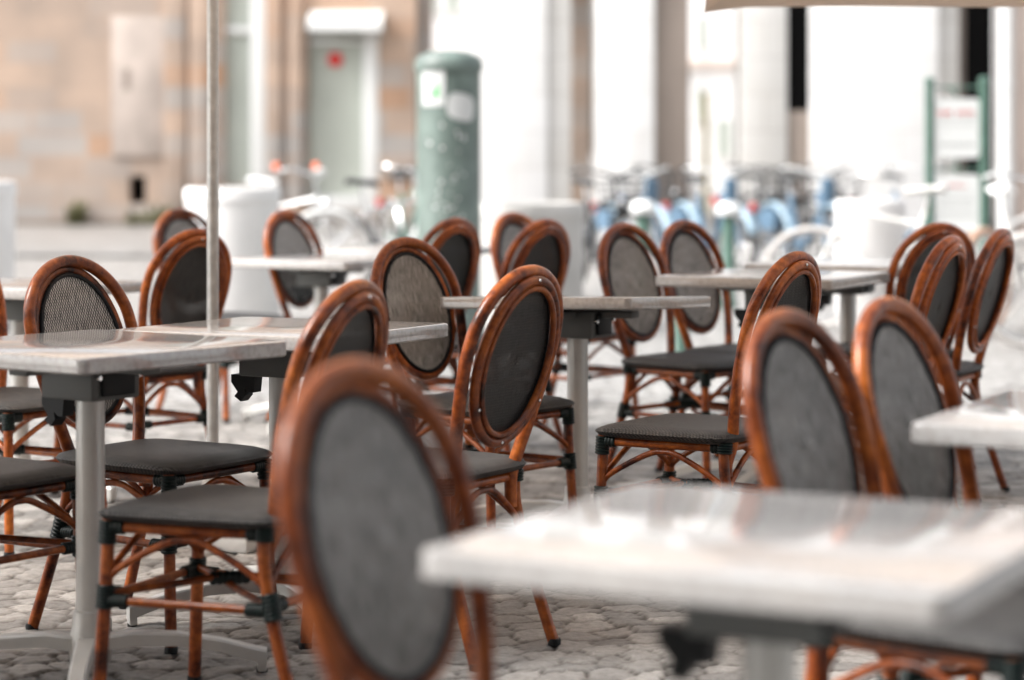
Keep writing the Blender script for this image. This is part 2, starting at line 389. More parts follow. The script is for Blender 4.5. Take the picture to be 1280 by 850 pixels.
# ---------------------------------------------------------------- bistro chair
def hoop_half(z):
    if z > .745: return .186 * math.sqrt(max(0, 1 - ((z - .745) / .178) ** 2))
    t = min(1, (.745 - z) / .31)
    return .122 + .064 * (1 - t ** 1.7)
def back_x(z):  # lean of the back
    t = (z - .42) / .5
    return -.185 - .132 * max(0, t) ** 1.15
def make_chair(label):
    t = thing('bistro_chair', label, 'chair', group='oval-backed bistro chairs')
    # seat: soft slab, rounded corners, front edge rolled over
    bm = B(); n = 22; top = {}; bot = {}
    def corner(u, v):      # square to rounded square, wider in front
        k = 7; m = max(abs(u), abs(v))
        if m < 1e-6: x = y = 0
        else:
            L_ = (abs(u / m) ** k + abs(v / m) ** k) ** (1 / k); x, y = u / L_, v / L_
        return x, y
    uvl = bm.loops.layers.uv.new('uv')
    for i in range(n + 1):
        for j in range(n + 1):
            u, v = -1 + 2 * i / n, -1 + 2 * j / n
            x, y = corner(u, v); r = max(abs(u), abs(v))
            hw = .188 + .024 * (x + 1) / 2
            dip = -.007 * (1 - r ** 2) - .012 * max(0, r - .86) / .14 + (-.006 * max(0, x) ** 4)
            px_, py_ = x * .212 + .005, y * hw
            top[i, j] = bm.verts.new((px_, py_, .462 + dip)); bot[i, j] = bm.verts.new((px_ * .985, py_ * .985, .422 + (.006 if r > .93 else 0)))
    for i in range(n):
        for j in range(n):
            bm.faces.new((top[i, j], top[i + 1, j], top[i + 1, j + 1], top[i, j + 1]))
            bm.faces.new((bot[i, j], bot[i, j + 1], bot[i + 1, j + 1], bot[i + 1, j]))
    per = [(i, 0) for i in range(n)] + [(n, j) for j in range(n)] + [(i, n) for i in range(n, 0, -1)] + [(0, j) for j in range(n, 0, -1)]
    mid = {}
    for p in per:
        c = (top[p].co + bot[p].co) / 2; d = Vector((c.x, c.y, 0)).normalized()
        mid[p] = bm.verts.new(c + d * .010 + Vector((0, 0, .002)))
    for a, b in zip(per, per[1:] + per[:1]):
        bm.faces.new((top[a], mid[a], mid[b], top[b])); bm.faces.new((mid[a], bot[a], bot[b], mid[b]))
    for f in bm.faces:
        for l in f.loops: l[uvl].uv = (l.vert.co.y, l.vert.co.x + l.vert.co.z)
    obj('seat', bm, seat_weave, t, angle=60)
    # seat rails
    bm = B(); fl, rl = (.185, .182), (-.178, .140)
    tube(bm, smooth_path([(rl[0], -rl[1], .412), (.0, -.168, .412), (fl[0], -fl[1], .412)], 5), .0125)
    tube(bm, smooth_path([(rl[0], rl[1], .412), (.0, .168, .412), (fl[0], fl[1], .412)], 5), .0125)
    tube(bm, [(fl[0], -fl[1], .411), (fl[0], fl[1], .411)], .0115); tube(bm, [(rl[0], -rl[1], .411), (rl[0], rl[1], .411)], .0115)
    obj('seat_frame', bm, cane, t)
    # legs
    for s in (-1, 1):
        bm = B(); tube(bm, smooth_path([(.185, .182 * s, .428), (.190, .186 * s, .28), (.205, .196 * s, .008)], 6), [.0145] * 13, 12)
        l = obj('leg', bm, cane, t)
        bm = B(); lathe(bm, [(.0160, 0), (.0165, .012), (.0150, .017)], 14, c=(.2055, .1965 * s)); obj('foot_cap', bm, black_plastic, l)
    for s in (-1, 1):
        bm = B(); tube(bm, smooth_path([(-.176, .150 * s, .43), (-.178, .152 * s, .34), (-.212, .160 * s, .20), (-.275, .172 * s, .008)], 6), .0145, 12)
        l = obj('leg', bm, cane, t)
        bm = B(); lathe(bm, [(.0160, 0), (.0165, .012), (.0150, .017)], 14, c=(-.277, .1725 * s)); obj('foot_cap', bm, black_plastic, l)
    # stretchers: sides, front and rear
    ys = .188; zr = .255
    for s in (-1, 1):
        bm = B(); tube(bm, [(.192, .188 * s, zr), (-.196, .156 * s, zr)], .0095); obj('stretcher', bm, cane, t)
    bm = B(); tube(bm, [(.192, -.188, .262), (.192, .188, .262)], .0095); obj('stretcher', bm, cane, t)
    bm = B(); tube(bm, [(-.196, -.156, .262), (-.196, .156, .262)], .0095); obj('stretcher', bm, cane, t)
    # arched braces under each rail
    for s in (-1, 1):
        bm = B(); tube(bm, smooth_path([(.186, .184 * s, .272), (.172, .182 * s, .315), (.06, .174 * s, .378), (.0, .170 * s, .392), (-.06, .166 * s, .378), (-.168, .156 * s, .315), (-.188, .154 * s, .272)], 5), .0082); obj('brace', bm, cane, t)
    for xx, yy in ((.188, .184), (-.186, .150)):
        bm = B(); tube(bm, smooth_path([(xx, -yy, .275), (xx, -yy + .014, .315), (xx, -.05, .380), (xx, 0, .392), (xx, .05, .380), (xx, yy - .014, .315), (xx, yy, .275)], 5), .0082); obj('brace', bm, cane, t)
    bm = B()
    tube(bm, smooth_path([(.19, .184, .268), (.05, .06, .285), (0, 0, .29), (-.06, -.05, .285), (-.19, -.154, .268)], 4), .008)
    tube(bm, smooth_path([(.19, -.184, .266), (.05, -.06, .270), (0, 0, .274), (-.06, .05, .270), (-.19, .154, .266)], 4), .008)
    obj('cross_brace', bm, cane, t)
    # bindings
    def wrap(pts, r, turns):
        bm = B(); P = [Vector(p) for p in pts]; n_ = turns
        for k in range(n_):
            c = P[0].lerp(P[-1], (k + .5) / n_); d = (P[-1] - P[0]).normalized(); h = (P[-1] - P[0]).length / n_
            tube(bm, [c - d * h * .52, c - d * h * .2, c + d * h * .2, c + d * h * .52], [r * .90, r * 1.04, r * 1.04, r * .90], 12)
        return bm
    def join(bms):
        out = B()
        for b_ in bms:
            me = bpy.data.meshes.new('t'); b_.to_mesh(me); b_.free(); out.from_mesh(me); bpy.data.meshes.remove(me)
        return out
    for s in (-1, 1):
        obj('binding', join([wrap([(.1855, .1825 * s, .425), (.188, .184 * s, .375)], .0195, 6), wrap([(.175, .182 * s, .412), (.145, .180 * s, .412)], .0165, 3), wrap([(.185, .170 * s, .411), (.185, .135 * s, .411)], .0155, 4)]), binding_m, t)
        obj('binding', join([wrap([(.1895, .186 * s, .288), (.192, .188 * s, .238)], .0195, 6), wrap([(.178, .187 * s, zr), (.135, .184 * s, zr)], .0145, 5), wrap([(.192, .172 * s, .262), (.192, .13 * s, .262)], .0145, 5)]), binding_m, t)
        obj('binding', join([wrap([(-.178, .150 * s, .427), (-.177, .151 * s, .398)], .0205, 4), wrap([(-.165, .142 * s, .412), (-.135, .146 * s, .412)], .0165, 3)]), binding_m, t)
        obj('binding', join([wrap([(-.190, .154 * s, .290), (-.204, .158 * s, .236)], .0195, 6), wrap([(-.182, .157 * s, zr), (-.140, .161 * s, zr)], .0145, 5), wrap([(-.196, .142 * s, .262), (-.196, .105 * s, .262)], .0145, 4)]), binding_m, t)
    obj('binding', join([wrap([(.03, .025, .286), (-.035, -.03, .286)], .015, 6)]), binding_m, t)
    # outer hoop
    zs = [.335, .37, .42, .48, .55, .62, .68, .73]
    left = [(back_x(z) + (.0 if z > .4 else .010), -hoop_half(max(z, .435)) + (0.0 if z > .4 else -.012), z) for z in zs]
    arc = []
    for k in range(1, 14):
        a = PI - PI * k / 14; z = .745 + .178 * math.sin(a); arc.append((back_x(z), .186 * math.cos(a), z))
    path = left + arc + [(x, -y, z) for x, y, z in reversed(left)]
    bm = B(); tube(bm, smooth_path(path, 3), .0158, 14); obj('back_frame', bm, cane, t)
    # inner ring, hung a little behind the hoop
    cz = .706
    def ring_pt(a, ry, rz_, off): z = cz + rz_ * math.sin(a); return (back_x(z) - off, ry * math.cos(a), z)
    bm = B(); tube(bm, [ring_pt(2 * PI * k / 56, .157, .196, .020) for k in range(56)], .0125, 12, closed=True); obj('back_ring', bm, cane, t)
    bm = B(); tube(bm, [ring_pt(2 * PI * k / 56, .138, .177, .028) for k in range(56)], .0075, 8, closed=True); obj('back_ring', bm, cane, t)
    # mesh panel with dark piping
    bm = B(); uvl = bm.loops.layers.uv.new('uv'); c0 = bm.verts.new((back_x(cz) - .008, 0, cz)); prev = None; R = 8
    for q in range(1, R + 1):
        ring = []
        for k in range(48):
            p = ring_pt(2 * PI * k / 48, .147 * q / R, .186 * q / R, .010 + .006 * (1 - (q / R) ** 2)); ring.append(bm.verts.new(p))
        for k in range(48):
            k2 = (k + 1) % 48
            if prev is None: bm.faces.new((c0, ring[k], ring[k2]))
            else: bm.faces.new((prev[k], ring[k], ring[k2], prev[k2]))
        prev = ring
    for f in bm.faces:
        for l in f.loops: l[uvl].uv = (l.vert.co.y, l.vert.co.z)
    for f in list(bm.faces):       # rear layer, shade painted into its colour, 2 mm behind the front one
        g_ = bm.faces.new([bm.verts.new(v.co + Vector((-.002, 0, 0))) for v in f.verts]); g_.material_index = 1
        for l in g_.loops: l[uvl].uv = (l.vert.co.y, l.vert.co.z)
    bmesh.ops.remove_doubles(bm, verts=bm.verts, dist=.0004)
    bk = obj('backrest', bm, [back_weave, rear_shade_weave], t)
    bm = B(); tube(bm, [ring_pt(2 * PI * k / 56, .142, .181, .009) for k in range(56)], .0055, 8, closed=True, flat=1.0); obj('piping', bm, edging, bk)
    for a in (PI * 1.5, PI * .5, 1.82 * PI, 1.18 * PI):
        bm = B(); bmesh.ops.create_uvsphere(bm, u_segments=8, v_segments=5, radius=.0042, matrix=Matrix.Translation(Vector(ring_pt(a, .157, .196, .0335)))); obj('screw', bm, steel, t)
    return t

# every chair: photo column and row of the hoop's top, its own size (px per metre) and the way it faces
CH = [
 # px, ytop, s, phi, label
 (998, 322, 464, 146, 'sharply focused chair turned left, its seat between the middle table and two blurred backs'),
 (84, 316, 482, -33, 'chair with light woven oval mesh behind the front left table, facing right'),
 (247, 288, 362, 140, 'nearly black shaded chair back directly behind the parasol pole'),
 (449, 360, 592, 156, 'leaning chair behind the nearest blurred back, its seat beside the front left table column'),
 (436, 462, 945, -34, 'largest out-of-focus chair back, overlapped by the nearest table corner'),
 (506, 300, 400, -40, 'chair with grey streaked mesh just left of the middle table, half behind a table end'),
 (664, 337, 526, 147, 'glossy red-brown chair leaning right in front of the left half of the middle table'),
 (570, 274, 312, 140, 'dark chair back in front of the green column'),
 (683, 275, 318, 140, 'dark chair back behind the middle table, half hiding a pale orange one'),
 (640, 268, 288, -38, 'faint orange chair mostly hidden behind a darker chair back by the grey block'),
 (778, 280, 336, -40, 'left one of the two grey oval chairs behind the right end of the middle table'),
 (853, 278, 322, -40, 'right one of the two grey oval chairs, partly behind the long light table'),
 (356, 265, 278, -33, 'chair with small plain grey oval in front of the big white drum'),
 (224, 262, 270, -40, 'small pale chair back peeking out behind the shaded black chair'),
 (977, 386, 722, -35, 'blurred bright orange chair back above the nearest table, left one of two'),
 (1106, 373, 668, -34, 'blurred chair back beside the right-hand table corner, mesh reaching below that tabletop'),
 (1191, 296, 392, 150, 'narrow dark chair back seen nearly edge-on, middle of the three at right'),
 (1254, 291, 360, 152, 'rightmost chair, dark narrow back leaning right in front of the white bicycle wheels'),
 (1176, 284, 335, 118, 'widest oval chair back beneath the green-posted sign, half hidden by narrower backs'),
 (-152, 330, 508, -36, 'chair at left photo edge, only its dark seat and stretcher showing under the front table'),
 (-72, 300, 395, -36, 'farther chair at the left edge, only dark seat and legs showing behind the table column'),
]
proto = None
for i, (px, yt, s, phi, lab) in enumerate(CH):
    d = F / s; a = math.radians(phi)
    topx = back_x(.93)
    tp = at(px, d)
    off = Vector((topx * math.cos(a), topx * math.sin(a), 0))
    loc = tp - off; loc.z = max(-.02, min(.03, HC - (yt - 185) / s - .938)); loc.z = 0.0
    if proto is None: proto = make_chair(lab); proto.location = loc; proto.rotation_euler = (0, 0, a)
    else: dup(proto, loc, a, lab)

# ---------------------------------------------------------------- tables
def rounded_rect(w, r, n=5):
    pts = []
    for cx, cy, a0 in ((w - r, w - r, 0), (-w + r, w - r, 90), (-w + r, -w + r, 180), (w - r, -w + r, 270)):
        for k in range(n + 1):
            a = math.radians(a0 + 90 * k / n); pts.append((cx + r * math.cos(a), cy + r * math.sin(a)))
    return pts
def make_table(label, th=.037):
    t = thing('cafe_table', label, 'table', group='square pedestal tables with grey stone tops')
    bm = B(); w = .325
    prof = [(0, -.004, .0), (.0, 0, .004), (.0, 0, th - .005), (-.004, 0, th)]
    rings = []
    for ins, z in ((.004, 0), (0, .004), (0, th - .005), (.0015, th - .0015), (.005, th)):
        rings.append([bm.verts.new((x, y, z - th)) for x, y in rounded_rect(w - ins, .022)])
    for a, b in zip(rings, rings[1:]):
        for k in range(len(a)): bm.faces.new((a[k], a[(k + 1) % len(a)], b[(k + 1) % len(a)], b[k]))
    bm.faces.new(rings[-1]); bm.faces.new(list(reversed(rings[0])))
    tp = obj('tabletop', bm, top_m, t, angle=25); tp.location = (0, 0, .735)
    bm = B(); box(bm, (-.085, -.075, .608), (.085, .075, .694), .006); box(bm, (-.20, -.03, .672), (.20, .03, .694), .004); box(bm, (-.03, -.22, .674), (.03, .22, .6938), .004)
    br = obj('bracket', bm, grey_plastic, t)
    bm = B(); prism(bm, [(-.145, .605), (-.145, .585), (-.125, .560), (-.135, .548), (-.115, .535), (-.100, .552), (-.105, .570), (-.090, .560), (-.075, .560), (-.070, .605)], .036, 'y', -.018); obj('latch', bm, black_plastic, br)
    bm = B(); box(bm, (.087, -.05, .618), (.097, .05, .688), .004); obj('end_plate', bm, black_plastic, br)
    bm = B(); tube(bm, [(.084, -.062, .662), (.100, -.062, .662)], .006, 8); obj('bolt', bm, steel, br)
    bm = B(); tube(bm, [(.084, .062, .662), (.100, .062, .662)], .006, 8); obj('bolt', bm, steel, br)
    bm = B(); lathe(bm, [(.033, .10), (.033, .640)], 28); obj('column', bm, alu, t)
    bm = B(); lathe(bm, [(.044, .030), (.048, .036), (.048, .088), (.041, .118), (.0385, .150), (.035, .153)], 28)
    hb = obj('hub', bm, alu, t)
    for k in range(4):
        a = PI / 2 * k; bm = B(); sect = []
        P = [(.036, .078, .028, .019), (.10, .086, .024, .018), (.20, .082, .021, .017), (.30, .066, .020, .017), (.375, .045, .019, .019), (.405, .036, .0185, .022)]
        for x, z, hw, hh in P:
            sect.append([bm.verts.new((x, sy * hw, z + sz * hh * .85)) for sy, sz in ((-1, -1), (-.98, .7), (-.8, 1), (.8, 1), (.98, .7), (1, -1))])
        for A_, B_ in zip(sect, sect[1:]):
            for q in range(6): bm.faces.new((A_[q], A_[(q + 1) % 6], B_[(q + 1) % 6], B_[q]))
        bm.faces.new(sect[0]); bm.faces.new(list(reversed(sect[-1])))
        box(bm, (.384, -.0175, .004), (.4045, .0175, .046), .004)
        bmesh.ops.rotate(bm, verts=bm.verts, matrix=Matrix.Rotation(a, 3, 'Z')); f = obj('foot', bm, alu, t, angle=30)
        bm = B(); lathe(bm, [(.013, 0), (.013, .008)], 12, c=(.394, 0)); bmesh.ops.rotate(bm, verts=bm.verts, matrix=Matrix.Rotation(a, 3, 'Z')); obj('glide', bm, black_plastic, f)
    return t
TB = [
 # px, s, dz, edge angle, tilt about view-right axis (deg), direction of the feet, label
 (113, 542, .034, -37, -.4, 5, 'front left table with its corner towards the camera, pale column and foot in view'),
 (352, 480, .018, -27, -.6, -68, 'table overlapping the front left one, its end poking out behind a leaning chair'),
 (722, 397, .015, -27, -3.2, -20, 'table in the middle of the photo, seen almost edge-on, with grey bracket and column below'),
 (962, 1000, .005, -27, 0, -27, 'nearest table, a large white blur across the bottom right'),
 (968, 352, .036, -27, -.3, -27, 'long light table behind the sharply focused chair at right'),
 (1060, 314, .030, -27, 0, -27, 'table butted to the far side of the light table at right, joint visible'),
 (402, 286, .005, -27, 0, -27, 'small far table in front of the white drum, dark bracket below'),
 (503, 264, .012, -27, 0, -27, 'farthest tabletop, a thin bright strip behind the grey streaked chair'),
 (24, 357, .010, -27, -.5, -27, 'table at left edge behind the lone woven-mesh chair, brownish edge'),
 (1422, 695, .005, -27, 0, -27, 'blurred table corner entering at the right edge over the cobbles'),
]
tproto = None
for px, s, dz, ang, tilt, feet, lab in TB:
    loc = at(px, F / s); rz = math.radians(ang)
    if tproto is None: tproto = make_table(lab); r = tproto; r.location = loc; r.rotation_euler = (0, 0, rz)
    else: r = dup(tproto, loc, rz, lab)
    for ch in r.children:
        if ch.name.startswith('tabletop'):
            ch.location = (0, 0, .7335 + dz)
            M = Matrix.Rotation(-rz, 4, 'Z') @ Matrix.Rotation(math.radians(tilt), 4, 'X') @ Matrix.Rotation(rz, 4, 'Z')
            ch.rotation_euler = M.to_euler()
        elif ch.name.startswith('foot'): ch.rotation_euler = (0, 0, math.radians(feet) - rz)
        elif ch.name.startswith('bracket'): ch.location.z = dz - .001

# ---------------------------------------------------------------- parasols
def parasol(label, cx, cy, half, zb, pole_r, rot, valance=.16, ratio=1.0):
    t = thing('parasol', label, 'parasol', (cx, cy, 0), rot, group='beige market parasols')
    bm = B(); tube(bm, [(0, 0, .05), (0, 0, zb + .62)], pole_r, 24); obj('pole', bm, pole_m, t)
    bm = B(); box(bm, (-.32, -.32, 0), (.32, .32, .055), .012); lathe(bm, [(.05, .055), (.05, .10), (pole_r + .012, .17), (pole_r + .006, .20)], 20); obj('base', bm, concrete2, t)
    apex = zb + .60; n = 10; bm = B()
    def z_at(u, v): m = max(abs(u), abs(v)); return zb + valance + (apex - zb - valance) * (1 - m) ** .92
    V = {}
    for i in range(-n, n + 1):
        for j in range(-n, n + 1):
            u, v = i / n, j / n; V[i, j] = bm.verts.new((u * half, v * half * ratio, z_at(u, v)))
    for i in range(-n, n):
        for j in range(-n, n): bm.faces.new((V[i, j], V[i + 1, j], V[i + 1, j + 1], V[i, j + 1]))
    per = [(i, -n) for i in range(-n, n)] + [(n, j) for j in range(-n, n)] + [(i, n) for i in range(n, -n, -1)] + [(-n, j) for j in range(n, -n, -1)]
    low = []
    for k, p in enumerate(per):
        c = V[p].co; wv = .004 * math.sin(k * 1.3); corner = abs(p[0]) == n and abs(p[1]) == n
        q_ = 1.012 if corner else 1 + wv; low.append(bm.verts.new((c.x * q_, c.y * q_, zb + .002 * math.cos(k * .9) - (.018 if corner else 0))))
    for k in range(len(per)):
        k2 = (k + 1) % len(per); bm.faces.new((V[per[k]], V[per[k2]], low[k2], low[k]))
    cn = obj('canopy', bm, canvas_m, t, angle=35)
    md = cn.modifiers.new('thick', 'SOLIDIFY'); md.thickness = .003
    for q in range(4):
        for sx in ((0, 1), (1, 1)):
            a = PI / 2 * q; d = Vector((half * sx[0] if sx[0] else 0, half, 0)); d = Matrix.Rotation(a, 3, 'Z') @ d; d.y *= ratio
            bm = B(); tube(bm, [(0, 0, apex - .02), (d.x * .985, d.y * .985, zb + valance - .015)], .009, 8); obj('rib', bm, silver, t)
    bm = B(); lathe(bm, [(pole_r + .02, apex - .3), (pole_r + .02, apex - .22)], 20); obj('runner', bm, black_plastic, t)
    bm = B(); lathe(bm, [(.03, apex), (.022, apex + .03), (.0, apex + .05)], 16); obj('finial', bm, black_plastic, t)
    return t
d8 = 8.6
parasol('beige parasol of which only the valance corner shows at the top right', at(886, d8).x + 1.32, d8 - 1.32, 1.32, 1.722, .020, 0, valance=.13)
parasol('parasol on the slim grey pole standing among the left-hand tables', at(266, 7.6).x, 7.6, 1.8, 2.10, .0185, math.radians(-25))

parasol('added unseen parasol beyond the left edge, shading the front left table', -3.75, 4.1, 1.65, 2.12, .0185, 0)  # added out of view to cast shade over the front left
# ---------------------------------------------------------------- street objects behind the terrace
def at_s(px, s, z=0): return at(px, F / s, z)
def drum(px, s, r, h, label, material):
    o_ = B(); lathe(o_, [(r * .97, 0), (r, .03), (r, h - .10), (r * 1.03, h - .095), (r * 1.03, h - .02), (r * 1.0, h), (r * .86, h), (r * .84, h - .03), (0, h - .035)], 48)
    o = obj('concrete_drum', o_, material); o.location = at_s(px, s); tag(o, label, 'bollard', 'round concrete blocks'); return o
drum(291, 180, .325, .94, 'wide white concrete drum behind the parasol pole', concrete)
drum(-42, 182, .33, .985, 'white concrete drum cut by the left edge of the photo', concrete)
drum(665, 182, .352, .84, 'low grey concrete drum right of the green column', concrete2)
drum(1088, 182, .235, .86, 'pale concrete drum left of the two-post sign', concrete)

# advertising column
t = thing('advertising_column', 'round grey-green advertising column with domed cap and two white stickers', 'advertising column', at_s(561, 190))
R = .212; top_z = HC + (185 - 62) / 190
bm = B(); lathe(bm, [(R * 1.05, 0), (R * 1.05, .12), (R, .14), (R, top_z - .14)], 48); obj('shaft', bm, column_green, t)
bm = B(); lathe(bm, [(R * 1.07, top_z - .14), (R * 1.07, top_z - .09), (R * .98, top_z - .05), (R * .6, top_z - .012), (0, top_z)], 48); obj('cap', bm, column_green, t)
def on_column(u0, u1, z0, z1, rr, n=8, round_=False):
    bm = B(); a0, a1 = math.asin(u0 / R), math.asin(u1 / R); rows = []
    for i in range(n + 1):
        a = a0 + (a1 - a0) * i / n; col = []
        for j in range(n + 1):
            z = z0 + (z1 - z0) * j / n; aa = a
            if round_:
                u, v = 2 * i / n - 1, 2 * j / n - 1; k = 3.0; m = max(abs(u), abs(v), 1e-6); L_ = max(1.0, (abs(u / m) ** k + abs(v / m) ** k) ** (1 / k))
                aa = (a0 + a1) / 2 + (a1 - a0) / 2 * u / L_ + .05 * v; z = (z0 + z1) / 2 + (z1 - z0) / 2 * v / L_ - .02 * u
            col.append(bm.verts.new((rr * math.sin(aa), -rr * math.cos(aa), z)))
        rows.append(col)
    for i in range(n):
        for j in range(n): bm.faces.new((rows[i][j], rows[i + 1][j], rows[i + 1][j + 1], rows[i][j + 1]))
    return bm
zz = lambda y: HC + (185 - y) / 190
p = obj('poster', on_column(-.165, -.02, zz(133), zz(88), R + .004), paper, t)
bm = B(); a0, a1 = math.asin(-.115 / R), math.asin(-.055 / R); rr = R + .007
vs = [bm.verts.new((rr * math.sin(a), -rr * math.cos(a), z)) for a, z in ((a0, zz(122)), (a1, zz(122)), (a1 - .05, zz(102)), ((a0 + a1) / 2 - .02, zz(113)))]; bm.faces.new(vs); obj('printed_emblem', bm, leaf_green, p)
obj('sticker', on_column(-.005, .165, zz(151), zz(118), R + .004, round_=True), paper, t)
# pale flecks painted in place of the column's glints
bm = B()
for k in range(46):
    u = random.gauss(.03, .075); u = max(-.19, min(.19, u)); z = random.uniform(.55, 1.40); a = math.asin(u / R); w = random.uniform(.006, .014); rr = R + .005
    vs = [bm.verts.new((rr * math.sin(a + w / R * math.cos(q) * random.uniform(.7, 1.1)), -rr * math.cos(a + w / R * math.cos(q)), z + w * math.sin(q) * 1.1)) for q in (0, 1.05, 2.1, 3.14, 4.2, 5.2)]
    bm.faces.new(vs)
obj('glint_flecks', bm, paper, t, smooth=False)

# little green posts
def post(px, s, h, r, label, cap=True):
    t = thing('green_post', label, 'bollard', at_s(px, s), group='green posts')
    bm = B(); lathe(bm, [(r * 1.3, 0), (r * 1.3, .05), (r, .07), (r, h - .03), (r * .9, h)], 24); obj('shaft', bm, post_green, t)
    if cap:
        bm = B(); lathe(bm, [(0, h + .001), (r * 1.9, h + .008), (r * 2.1, h + .05), (r * 1.5, h + .10), (0, h + .115)], 24); obj('cap', bm, white_paint, t)
post(911, 165, .70, .048, 'green post with white rounded cap right of the blue bicycles')
post(804, 168, .72, .048, 'green post with white cap behind the grey oval chairs')
post(850, 222, .50, .055, 'short plain green bollard under the right end of the middle table', cap=False)

# sign on two green posts
sg = 158
t = thing('sign_board', 'two green posts carrying two white notice panels, one above the other', 'sign', at_s(1196, sg), math.radians(-8))
zs_ = lambda y: HC + (185 - y) / sg
W = 33.5 / sg
for sx in (-1, 1):
    bm = B(); x = sx * (W); lathe(bm, [(.036, 0), (.036, zs_(104)), (.044, zs_(103)), (.040, zs_(98)), (0, zs_(95))], 20, c=(x, 0)); obj('post', bm, post_green, t)
bm = B(); tube(bm, [(-W, 0, zs_(109)), (W, 0, zs_(109))], .009, 8); tube(bm, smooth_path([(-.07, 0, zs_(110)), (-.02, 0, zs_(114)), (0, 0, zs_(122))], 4), .010, 8); tube(bm, [(0, 0, zs_(197)), (0, 0, zs_(219))], .010, 8); tube(bm, [(-W, 0, zs_(212)), (W, 0, zs_(212))], .008, 8); obj('crossbar', bm, post_green, t)
for y0, y1, k in ((123, 198, 0), (218, 292, 1)):
    z0, z1 = zs_(y1), zs_(y0); hw = 27.5 / sg; bm = B(); pts = []
    r_ = .035
    for cx_, cz_, a0 in ((hw - r_, z1 - r_, 0), (-hw + r_, z1 - r_, 90), (-hw + r_, z0 + r_, 180), (hw - r_, z0 + r_, 270)):
        for q in range(6):
            a = math.radians(a0 + 18 * q); pts.append((cx_ + r_ * math.cos(a), cz_ + r_ * math.sin(a)))
    prism(bm, pts, .018, 'y', -.014); pn = obj('notice_panel', bm, paper, t, smooth=False)
    # blurred lines of print: red headline, grey rules and small print
    bm = B(); yy = -.0165
    def strip(bm, u0, u1, zc, h):
        vs = [bm.verts.new(p_) for p_ in ((u0, yy, zc - h), (u1, yy, zc - h), (u1, yy, zc + h), (u0, yy, zc + h))]; bm.faces.new(vs)
    head = z1 - (.115 if k == 0 else .09); u = -hw + .025
    random.seed(3 + k)
    glyph = []
    while u < hw - .03:
        w_ = random.uniform(.010, .018); glyph.append((u, w_)); u += w_ + .009
    for gi_, (u, w_) in enumerate(glyph):
        if k == 1 and (gi_ < 4 or gi_ > 9): continue
        if k == 0 and gi_ in (5, 6): continue
        hh = random.choice((.018, .018, .012)) * (1 if k == 0 else .7)
        strip(bm, u, u + .006, head, hh); strip(bm, u + w_ - .005, u + w_, head, hh); 
        zc = head + random.choice((hh - .002, 0, -hh + .002)); strip(bm, u + .004, u + w_ - .004, zc, .002)
    obj('headline', bm, text_red, pn, smooth=False)
    bm = B(); rows_ = (.21, .36) if k == 0 else (.15, .20, .30, .33)
    for rr_ in rows_:
        strip(bm, -hw + .03, hw - .03, z1 - rr_, .0022)
    for rr_ in ((.17, .38) if k == 0 else (.235, .26)):
        u = -hw + .045
        while u < hw - .05:
            w_ = random.uniform(.01, .04); strip(bm, u, u + w_, z1 - rr_ + .012, .0042); u += w_ + random.uniform(.008, .04)
    obj('small_print', bm, text_grey, pn, smooth=False)
random.seed(21)

